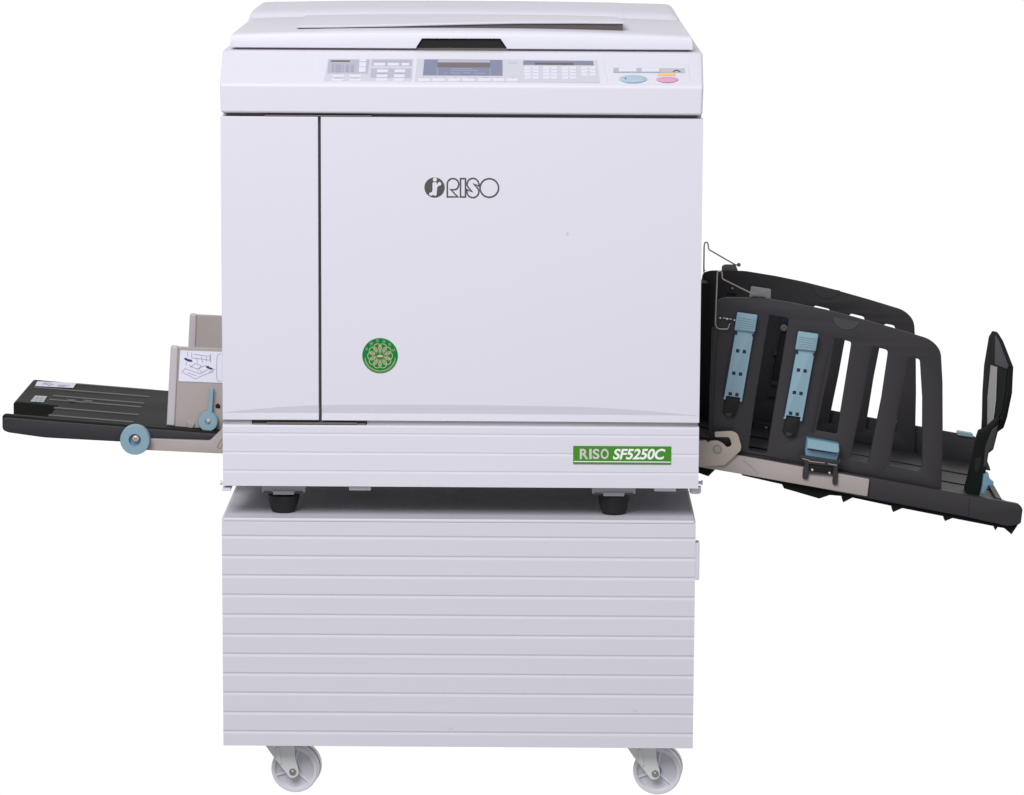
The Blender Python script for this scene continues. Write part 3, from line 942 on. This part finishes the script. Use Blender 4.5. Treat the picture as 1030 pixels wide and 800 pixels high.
# rail end turns back round the corner
m = MB()
e = [at(x, y, G0 - .004) for x, y in ((1004, 504.2), (1024, 507.8), (1028.2, 513.5), (1026.2, 526.6), (1014, 529), (1004, 526))]
m.prism(e, (0.0, 0.05, 0.0))
for v in m.v:
    if v.y > G0 + .02: v.x -= 0.020
m.obj('rail_end', BLACK, rtray, 0.003)
# seam near the rail end
m = MB(); ribbon(m, [(975.5, 500.4), (973.6, 519.8)], 0.6, mapf=lambda x, y: at(x, y, G0 - .0163))
m.obj('rail_seam', PITCH, rtray, smooth=False)
# dark underside strip with fins
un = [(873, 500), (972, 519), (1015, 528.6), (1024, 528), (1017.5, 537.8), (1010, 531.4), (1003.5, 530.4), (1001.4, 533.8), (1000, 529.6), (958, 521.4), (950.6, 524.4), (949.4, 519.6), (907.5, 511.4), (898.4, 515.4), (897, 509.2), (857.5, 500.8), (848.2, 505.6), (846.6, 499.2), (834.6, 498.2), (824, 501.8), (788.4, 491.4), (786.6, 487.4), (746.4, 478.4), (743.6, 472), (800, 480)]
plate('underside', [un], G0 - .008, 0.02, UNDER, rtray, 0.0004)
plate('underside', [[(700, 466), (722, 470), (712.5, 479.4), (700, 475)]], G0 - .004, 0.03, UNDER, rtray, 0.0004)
# back wall
bw = [(690, 386, 0), (760, 399, 0), (860, 417.5, 0), (949, 433.6, 0), (981.5, 439.4, 3), (991, 458, 2), (997, 474, 2), (690, 424, 0)]
plate('back_wall', [rnd(bw, 1)], G1 + .012, 0.006, BLACK, rtray, 0.0015)
plate('wall_clip', [rnd([(963.4, 434.2), (978.8, 436.8), (979, 440.4), (962.8, 438)], .8, 3)], G1 + .008, 0.016, BLUE, rtray, 0.0008)
# low wall closing the outer end
m = MB()
eA = at(1003, 503.4, G0); eB = at(1013, 508, G0)
m.prism([at(1001.5, 500.5, G0), at(1008, 502, G0), at(1008, 508, G0), at(1001, 506, G0)], (0.006, dY + .01, 0))
m.obj('end_wall', BLACK, rtray, 0.0015)
# beige steel bar along the front
plate('steel_bar', [rnd([(700, 452, 0), (738, 457.4, 0), (874.6, 482.2, 1.5), (872.4, 499.6, 1.5), (737, 475.6, 0), (700, 469.4, 0)], 1)], G0 - .021, 0.005, BEIGE, rtray, 0.0008)
m = MB(); ribbon(m, [(747.6, 463.0), (756, 470), (762, 476.2)], 0.8, mapf=lambda x, y: at(x, y, G0 - .0213))
m.obj('bar_scratch', mat("scratch", (0.29, 0.235, 0.215), .5), rtray, smooth=False)
# hook shaped latch
def HZ(x, y): return (700 + x / 12.875, 440 + y / 12.875)
hook = [(-90, 45, 0), (60, 45, 0), (130, 40, 0), (150, 72, 3), (190, 46, 4), (290, 42, 4), (360, 85, 2), (400, 130, 2), (440, 125, 3), (465, 95, 2), (440, 20, 3), (420, 0, 2), (245, 0, 1.4), (245, -70, 1.6), (480, -80, 3), (545, -40, 3), (590, 120, 2), (580, 175, 2), (370, 365, 1), (100, 375, 0), (-90, 395, 0)]
plate('latch_hook', [rnd([(*HZ(x, y), r) for x, y, r in hook], 1)], G0 - .027, 0.005, TAN, rtray, 0.0009)
c = HZ(278, 150)
disc('latch_pivot', c[0], c[1], 4, G0 - .028, 0.003, [(4.2, -.2), (4.2, .5), (3.6, .9), (3.0, .6), (.4, .6)], [BEIGE], [0]*4, rtray)

# slotted side guide, built once and copied
outl = [(721.6, 301.8, 4), (730, 299.4, 4), (766, 299.8, 5), (800, 305.4, 0), (830, 311.6, 0), (860, 319.2, 0), (900, 330.6, 0), (936, 341.6, 14), (946.4, 352, 10), (948.2, 385, 0), (948.4, 430, 0), (947, 493.2, 0), (880, 480, 0), (800, 465.4, 0), (713, 449, 0), (713.6, 400, 0), (716.4, 345, 8)]
s1 = [(773.6, 316.8, 2.5), (793.6, 320.6, 2.5), (785.4, 370, 0), (771, 457, 2.5), (752.8, 453.6, 2.5), (760, 400, 0)]
s2 = [(839.4, 340.0, 3), (856.6, 344.2, 3), (852.2, 372, 0), (841.6, 437.2, 2), (820.6, 433.4, 2), (834, 372, 0)]
s3 = [(877.4, 348.6, 3), (893.6, 352.4, 4), (886.6, 400, 0), (873.4, 465.6, 2), (855.2, 461.6, 2), (866, 410, 0)]
s4 = [(914.2, 359.4, 3), (925.4, 361.6, 3), (927.8, 400, 0), (927.4, 470, 2.5), (923, 474.4, 1.5), (894.4, 467.8, 2.5), (903.4, 412, 0)]
gf = plate('side_guide', [rnd(outl, 4), rnd(s1, 2), rnd(s2, 2), rnd(s3, 2), rnd(s4, 2)], G0, 0.006, BLACK, rtray, 0.0011)
taller = lambda q: [(x + (.6 if y < 380 else 0), y - (3.8 if y < 380 else 0), r_) for x, y, r_ in q]      # its slots reach a little higher
far = plate('side_guide', [rnd(outl, 4), rnd(taller(s2), 2), rnd(taller(s3), 2), rnd(taller(s4), 2)], G0, 0.006, BLACK, rtray, 0.0011)
far.location = (-0.0072, dY, 0)
# raised panel lines on the front guide
for sg, w_ in (([(716, 330), (714.6, 380), (713.8, 440)], 1.2), ([(723.5, 318), (718.6, 370), (716.2, 440)], .9), ([(834.4, 345), (829, 372), (816.6, 436)], 1.0)):
    plate('guide_rib', [sg + [(x + w_, y) for x, y in reversed(sg)]], G0 - .0016, 0.003, BLACK, rtray, 0.0004)
# finger dents on the top edges
for cx, cy, Y, nm in ((852, 319.0, G0, 1), (831.6, 287.6, G1, 2)):
    m = MB(); n = 24
    pts = [at(x, y, Y) for x, y in circ(cx, cy - .6, 14.5, n, 181, 337, ry=13.6)]
    m.prism(pts, (0, -0.0012, 0))
    m.obj('finger_grip', mat("grip_black", (0.035, 0.032, 0.038), .45) if nm == 1 else bpy.data.materials["grip_black"], rtray, 0.0005)

# blue hangers on the front guide
def hanger(tx, ty, bx, by, wt):
    """top-left, bottom-left corner and width in pixels"""
    def P(u, v): return (tx + (bx - tx) * v + wt * u, ty + (by - ty) * v + 2.6 * u)
    Yh = G0 - .009
    o = plate('paper_hanger', [rnd([P(0, 0), P(1, 0), P(1, 1), P(.88, 1), P(.88, .955), P(.12, .955), P(.12, 1), P(0, 1)], .9, 3)], Yh, 0.010, BLUE, rtray, 0.0008)
    plate('hanger_grip', [rnd([P(-.06, -.012), P(1.04, -.012), P(1.05, .19), P(-.05, .20)], 1.4, 3)], Yh - .004, 0.006, BLUE, rtray, 0.0014)
    m = MB()
    for k in range(6):
        v = .045 + k * .026
        a, b_ = P(.04, v), P(.96, v)
        m.prism([at(a[0], a[1] - .5, Yh - .0038), at(b_[0], b_[1] - .5, Yh - .0038), at(b_[0], b_[1] + .5, Yh - .0038), at(a[0], a[1] + .5, Yh - .0038)], (0, -.0011, 0))
    m.obj('grip_rib', BLUE, rtray, 0.0004)
    m = MB()
    for v in (.425, .685, .925):  # dark raised squares stand in for the shaded holes
        for u in (.24, .60):
            a = P(u, v); q = [(a[0] - .2, a[1] - 1.9), (a[0] + 3.2, a[1] - 1.4), (a[0] + 2.8, a[1] + 1.9), (a[0] - .6, a[1] + 1.5)]
            m.prism([at(x, y, Yh + .001) for x, y in q], (0, -.0013, 0))
    a = P(-.02, .225)
    m.prism([at(x, y, Yh - .001) for x, y in ((a[0], a[1] - 2), (a[0] + 2.6, a[1] - 1.6), (a[0] + 2.6, a[1] + 2), (a[0], a[1] + 1.6))], (0, -.0006, 0))
    a = P(.93, .225)
    m.prism([at(x, y, Yh - .001) for x, y in ((a[0], a[1] - 1.5), (a[0] + 1.6, a[1] - 1.2), (a[0] + 1.6, a[1] + 1.6), (a[0], a[1] + 1.2))], (0, -.0006, 0))
    # dark edge on the left side
    e0, e1 = P(0.0, .2), P(0.0, .97)
    m.prism([at(x, y, Yh + .001) for x, y in ((e0[0] - .9, e0[1]), (e0[0] + .3, e0[1]), (e1[0] + .3, e1[1]), (e1[0] - .9, e1[1]))], (0, -.0013, 0))
    m.obj('hanger_dark_patch', NAVY, rtray)
    plate('hanger_foot', [rnd([P(.12, .96), P(.88, .96), P(.80, 1.16), P(.66, 1.19), P(.28, 1.18), P(.08, 1.15)], 1, 3)], Yh + .003, 0.008, PITCH, rtray, 0.0008)
    a = P(.42, 1.165)
    plate('hanger_clip', [rnd([(a[0] - 3.4, a[1] - 2), (a[0] + 3.6, a[1] - 1.4), (a[0] + 2.6, a[1] + 2.4), (a[0] - 2.6, a[1] + 1.8)], 1.2, 3)], Yh + .001, 0.006, BLACK, rtray, 0.0008)
hanger(742.6, 315.4, 727.6, 402.0, 18.6)
hanger(804.0, 334.6, 788.2, 421.6, 18.6)
# darker hanger parts seen on the far guide through the first slot
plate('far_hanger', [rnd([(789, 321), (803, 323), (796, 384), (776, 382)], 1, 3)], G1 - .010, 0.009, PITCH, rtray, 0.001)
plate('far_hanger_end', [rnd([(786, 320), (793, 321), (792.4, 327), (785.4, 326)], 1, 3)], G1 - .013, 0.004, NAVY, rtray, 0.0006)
disc('far_hanger_stud', 788.4, 330, 3, G1 - .012, 0.004, [(3.6, -.2), (3.6, .6), (2.6, 1.0), (1.6, 1.0), (1.4, .6), (.4, .6)], [GREYTAB], [0]*5, rtray)
m = MB()
for x, y, w_, h_ in ((778, 352, 6, 6), (776, 374, 7, 14), (772, 396, 8, 3)):
    m.prism([at(x, y, G1 - .004), at(x + w_, y + 1, G1 - .004), at(x + w_ - 1, y + h_, G1 - .004), at(x - 1, y + h_ - 1, G1 - .004)], (0, -.004, 0))
m.obj('far_guide_block', BLACK, rtray, 0.0008)
# small bright tabs and holes at the head of the tray
plate('grey_tab', [rnd([(726, 268), (729, 266.2), (740, 266.4), (742.4, 272.4), (741, 278), (726, 276)], 1.6, 3)], G1 + .008, 0.004, GREYTAB, rtray, 0.0008)
plate('grey_tab', [rnd([(755, 328.5), (774, 331.5), (774, 343), (753.5, 340)], 2.2, 3)] if False else [rnd([(755.6, 288.2), (775.6, 291.2), (775.2, 302.6), (770.5, 302.2), (769.5, 299), (756.5, 298.4), (756, 301.2), (753.4, 300.6)], 1.4, 3)], G0 + .012, 0.004, GREYTAB, rtray, 0.0008)
plate('guide_hole', [rnd([(731.5, 294), (741, 295.2), (740.6, 298.2), (731.2, 297)], .6, 3)], G1 - .0006, .003, PITCH, rtray, .0002)
for x, y, r_ in ((736.6, 290.2, 1.4), (712.6, 289.2, 1.2)):
    disc('guide_stud', x, y, r_, G1 - .002, 0.003, [(r_, -.2), (r_, .6), (r_ * .5, 1)], [STEEL if x > 720 else PITCH], [0]*2, rtray)
# bright screws by the wire hook
for x, y, r_ in ((724.4, 319.6, 1.3), (731.2, 320.4, 1.5), (738.6, 321.8, 1.3)):
    disc('guide_screw', x, y, r_, G0 - .004, 0.005, [(r_, -.3), (r_, .6), (r_*.5, 1)], [STEEL], [0]*2, rtray)
p = at(727, 319.8, G0 - .005); q = at(736, 321.4, G0 - .005)
tube('spring_pin', [p, q], 0.0012, STEEL, rtray)
# wire stoppers
def wire(name, pxs, Y):
    P = [Vector(p) for p in rnd([(x, y, 2.2) for x, y in pxs], 2.2, 4)]
    P[0] = Vector(pxs[0]); P[-1] = Vector(pxs[-1])
    keep = [P[0]] + [q for q in P[1:-1]] + [P[-1]]
    tube(name, [at(q.x, q.y, Y) for q in keep], 0.0011, WIRE, rtray)
wire('wire_stopper', [(733.4, 326.4), (732.4, 331.4), (721.6, 330.8), (719.6, 326), (721.2, 282.5), (721.6, 273.2), (726, 272.6), (726.4, 280.6), (754.6, 294.6), (760, 295.6)], G0 - .006)
wire('wire_stopper', [(708.0, 272.5), (708.3, 247), (709.2, 243.6), (712.2, 244.4), (712.6, 251), (740.2, 266.8), (743.6, 266.4)], G1 - .006)
disc('wire_tip', 743.2, 266.4, 1.9, G1 - .004, 0.005, [(1.2, -.8), (1.9, -.3), (1.9, .5), (1.2, 1)], [GREYTAB], [0]*3, rtray)
m = MB(); m.box((at(707.4, 250, G1).x, G1 - .005, at(707.4, 274, G1).z), (at(708.9, 250, G1).x, G1, at(708.9, 248, G1).z))
m.obj('wire_holder', WHITE, rtray, .0004)
# inner wall of the tray next to the machine
plate('head_block', [[(702, 285), (712, 285), (722, 455), (702, 452)]], G1 - .05, 0.045, PITCH, rtray, .001)
m = MB()
m.prism([at(758, 424, G1 - .03), at(776, 427, G1 - .03), at(772, 460, G1 - .03), at(756, 457, G1 - .03)], (0, .02, 0))
m.obj('floor_block', BLACK, rtray, .001)
disc('floor_screw', 770.5, 430.5, 1.6, G1 - .032, .003, [(1.6, -.2), (1.6, .6), (.6, 1)], [GREYTAB], [0]*2, rtray)

# blue clip and its bracket at the foot of the front guide
def KZ(x, y): return (780 + x / 8.89, 420 + y / 8.89)
plate('blue_clip', [rnd([(*KZ(x, y), .8) for x, y in ((282, 186), (570, 236), (575, 300), (548, 396), (270, 362), (268, 300))], .8, 3)], G0 - .020, 0.018, BLUESH, rtray, 0.0012)
# clip top, leaning forward
a = [KZ(290, 190), KZ(565, 238), KZ(572, 305), KZ(548, 318), KZ(284, 274)]
m = MB()
q = [at(*a[0], G0 - .021), at(*a[1], G0 - .021), at(*a[2], G0 - .030), at(*a[3], G0 - .032), at(*a[4], G0 - .032)]
m.prism(q, (0, .006, 0.0))
m.obj('clip_cap', BLUE, rtray, 0.0012)
m = MB(); ribbon(m, [KZ(284, 285), KZ(545, 322)], .9, mapf=lambda x, y: at(x, y, G0 - .0327 if False else G0 - .0208))
m.obj('clip_groove', NAVY, rtray, smooth=False)
br = [[(222, 335), (560, 388), (575, 360), (590, 400), (560, 420), (556, 590), (545, 604), (512, 600), (510, 560), (520, 520), (300, 500), (288, 550), (270, 556), (242, 545), (246, 470), (262, 420), (250, 385), (215, 365)]]
plate('clip_bracket', [rnd([KZ(*p) for p in br[0]], .6, 3), [KZ(*p) for p in ((298, 415), (298, 480), (512, 512), (524, 440))]], G0 - .0255, 0.005, BLACK, rtray, 0.0006)
plate('bracket_inner', [[KZ(*p) for p in ((296, 410), (296, 486), (514, 516), (526, 436))]], G0 - .0222, 0.003, PITCH, rtray, 0.0002)
for a in ([(240, 368), (305, 384)], [(300, 392), (440, 408)], [(470, 414), (550, 428)]):
    m = MB(); ribbon(m, [KZ(*p) for p in a], .7, mapf=lambda x, y: at(x, y, G0 - .0258))
    m.obj('bracket_edge', BEIGE, rtray, smooth=False)
for x, y in ((330, 470), (484, 498)):
    c = KZ(x, y); disc('bracket_screw', c[0], c[1], 1.3, G0 - .0235, .002, [(1.5, -.2), (1.4, .6), (.6, 1)], [STEEL], [0]*2, rtray)

# end stop: an upright paddle across the outer end of the tray
def EZ(x, y): return (960 + x / 4.0, 320 + y / 4.0)
Ya = 0.165
e0 = at(*EZ(182, 440), Ya); e1 = at(*EZ(222, 195), Ya); e2 = at(*EZ(118, 190), 0.39)
e2 = e2 + (at(*EZ(216, 300), Ya) - at(*EZ(216, 300), Ya))
EN = (e1 - e0).cross(e2 - at(*EZ(216, 300), Ya)).normalized()
if EN.x > 0: EN = -EN                                 # towards the machine
def onstop(pts, lift):
    return [on_plane(*EZ(x, y), e0 + EN * lift, EN) for x, y in pts]
pad = [(148, 190), (172, 197), (167, 330), (156, 418), (134, 446), (135, 320)]
out_ = [(152, 52, 1), (160, 58, 1), (180, 90, 0), (221, 195, 2), (216, 300, 0), (196, 398, 0), (182, 440, 0), (140, 470, 0), (106, 470, 0), (110, 400, 0), (112, 300, 0), (119, 190, 0), (138, 76, 0)]
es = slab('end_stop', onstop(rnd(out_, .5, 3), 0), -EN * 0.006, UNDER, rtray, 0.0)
slab('stop_pad', onstop(pad, .0004), EN * .0008, LGREY, rtray)
slab('stop_corner_lit', onstop([(166, 70), (180, 92), (219, 195), (212, 205), (165, 186)], .0004), EN * .0008, mat("corner_lit_violet", (0.052, 0.047, 0.064), .6, .2), rtray)  # lighter violet paints the light falling on the corner facet
slab('stop_ridge', onstop([(186, 212), (212, 208), (206, 300), (190, 385), (172, 405), (184, 300)], .0004), EN * .0006, mat("ridge_green_black", (0.008, 0.013, 0.011), .8, .08), rtray)
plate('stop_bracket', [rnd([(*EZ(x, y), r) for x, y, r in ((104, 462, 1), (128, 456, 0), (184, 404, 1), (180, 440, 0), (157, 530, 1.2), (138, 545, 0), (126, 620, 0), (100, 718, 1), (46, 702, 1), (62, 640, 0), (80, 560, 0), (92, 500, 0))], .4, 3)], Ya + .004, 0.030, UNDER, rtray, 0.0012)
plate('stop_bracket_face', [rnd([EZ(x, y) for x, y in ((150, 450), (178, 430), (156, 524), (138, 540), (128, 600), (116, 600), (124, 520))], .6, 3)], Ya + .002, 0.006, BLACK, rtray, 0.001)
plate('bracket_hole', [rnd([EZ(x, y) for x, y in ((84, 566), (108, 556), (112, 576), (96, 622), (80, 616))], .6, 3)], Ya + .0032, 0.006, PITCH, rtray, 0.0002)
# blue release catch at the foot of the end stop
ct = [(118, 630), (138, 625), (140, 648), (160, 662), (152, 674), (135, 676), (122, 712), (106, 704), (112, 680)]
plate('release_catch', [rnd([(*EZ(x, y), .6) for x, y in ct], .6, 3)], Ya - .004, 0.016, BLUESH, rtray, 0.001)
c = EZ(120, 470); disc('stop_screw', c[0], c[1], 1.1, .285, .003, [(1.1, -.5), (1.1, .5), (.4, 1)], [STEEL], [0]*2, rtray)

# ================================================================== LIGHT
w = bpy.data.worlds.new("World"); sc.world = w; w.use_nodes = True
nt = w.node_tree
bg = nt.nodes["Background"]
tc = nt.nodes.new("ShaderNodeTexCoord")
sx = nt.nodes.new("ShaderNodeSeparateXYZ")
nt.links.new(tc.outputs["Generated"], sx.inputs[0])
mr = nt.nodes.new("ShaderNodeMapRange"); mr.interpolation_type = 'SMOOTHSTEP'
mr.inputs["From Min"].default_value = -0.25; mr.inputs["From Max"].default_value = 0.45
mr.inputs["To Min"].default_value = 0.34; mr.inputs["To Max"].default_value = 1.02
nt.links.new(sx.outputs["Y"], mr.inputs["Value"])
mz = nt.nodes.new("ShaderNodeMapRange"); mz.interpolation_type = 'SMOOTHSTEP'      # world light dimmed overhead, shaped to darken level tops
mz.inputs["From Min"].default_value = 0.25; mz.inputs["From Max"].default_value = 0.85
mz.inputs["To Min"].default_value = 1.0; mz.inputs["To Max"].default_value = 0.35
nt.links.new(sx.outputs["Z"], mz.inputs["Value"])
mu = nt.nodes.new("ShaderNodeMath"); mu.operation = 'MULTIPLY'
nt.links.new(mr.outputs["Result"], mu.inputs[0]); nt.links.new(mz.outputs["Result"], mu.inputs[1])
ml = nt.nodes.new("ShaderNodeMapRange"); ml.interpolation_type = 'SMOOTHSTEP'      # world light dimmed far below, shaped to lower light on upright fronts
ml.inputs["From Min"].default_value = -0.8; ml.inputs["From Max"].default_value = -0.33
ml.inputs["To Min"].default_value = 0.75; ml.inputs["To Max"].default_value = 1.0
nt.links.new(sx.outputs["Z"], ml.inputs["Value"])
mv = nt.nodes.new("ShaderNodeMath"); mv.operation = 'MULTIPLY'
nt.links.new(mu.outputs[0], mv.inputs[0]); nt.links.new(ml.outputs["Result"], mv.inputs[1])
nt.links.new(mv.outputs[0], bg.inputs["Strength"])
bg.inputs["Color"].default_value = (1, 1, 1, 1)

def area(name, loc, aim, size, power, col=(1, 1, 1)):
    l = bpy.data.lights.new(name, 'AREA'); l.shape = 'RECTANGLE'; l.size, l.size_y = size
    l.energy = power; l.color = col
    o = bpy.data.objects.new(name, l); COL.objects.link(o)
    o.location = loc
    o.rotation_euler = (Vector(aim) - Vector(loc)).to_track_quat('-Z', 'Y').to_euler()
    return o
area('softbox_key', (-1.4, -3.9, 4.2), (0, 0.1, 0.65), (2.6, 2.6), 278)
area('softbox_fill', (0.6, -4.2, 0.25), (0, 0.1, 0.4), (1.6, 1.2), 15)

vs_ = sc.view_settings
vs_.view_transform = 'Standard'; vs_.look = 'None'; vs_.exposure = 0; vs_.gamma = 1
sc.cycles.use_denoising = True
sc.cycles.max_bounces = 8
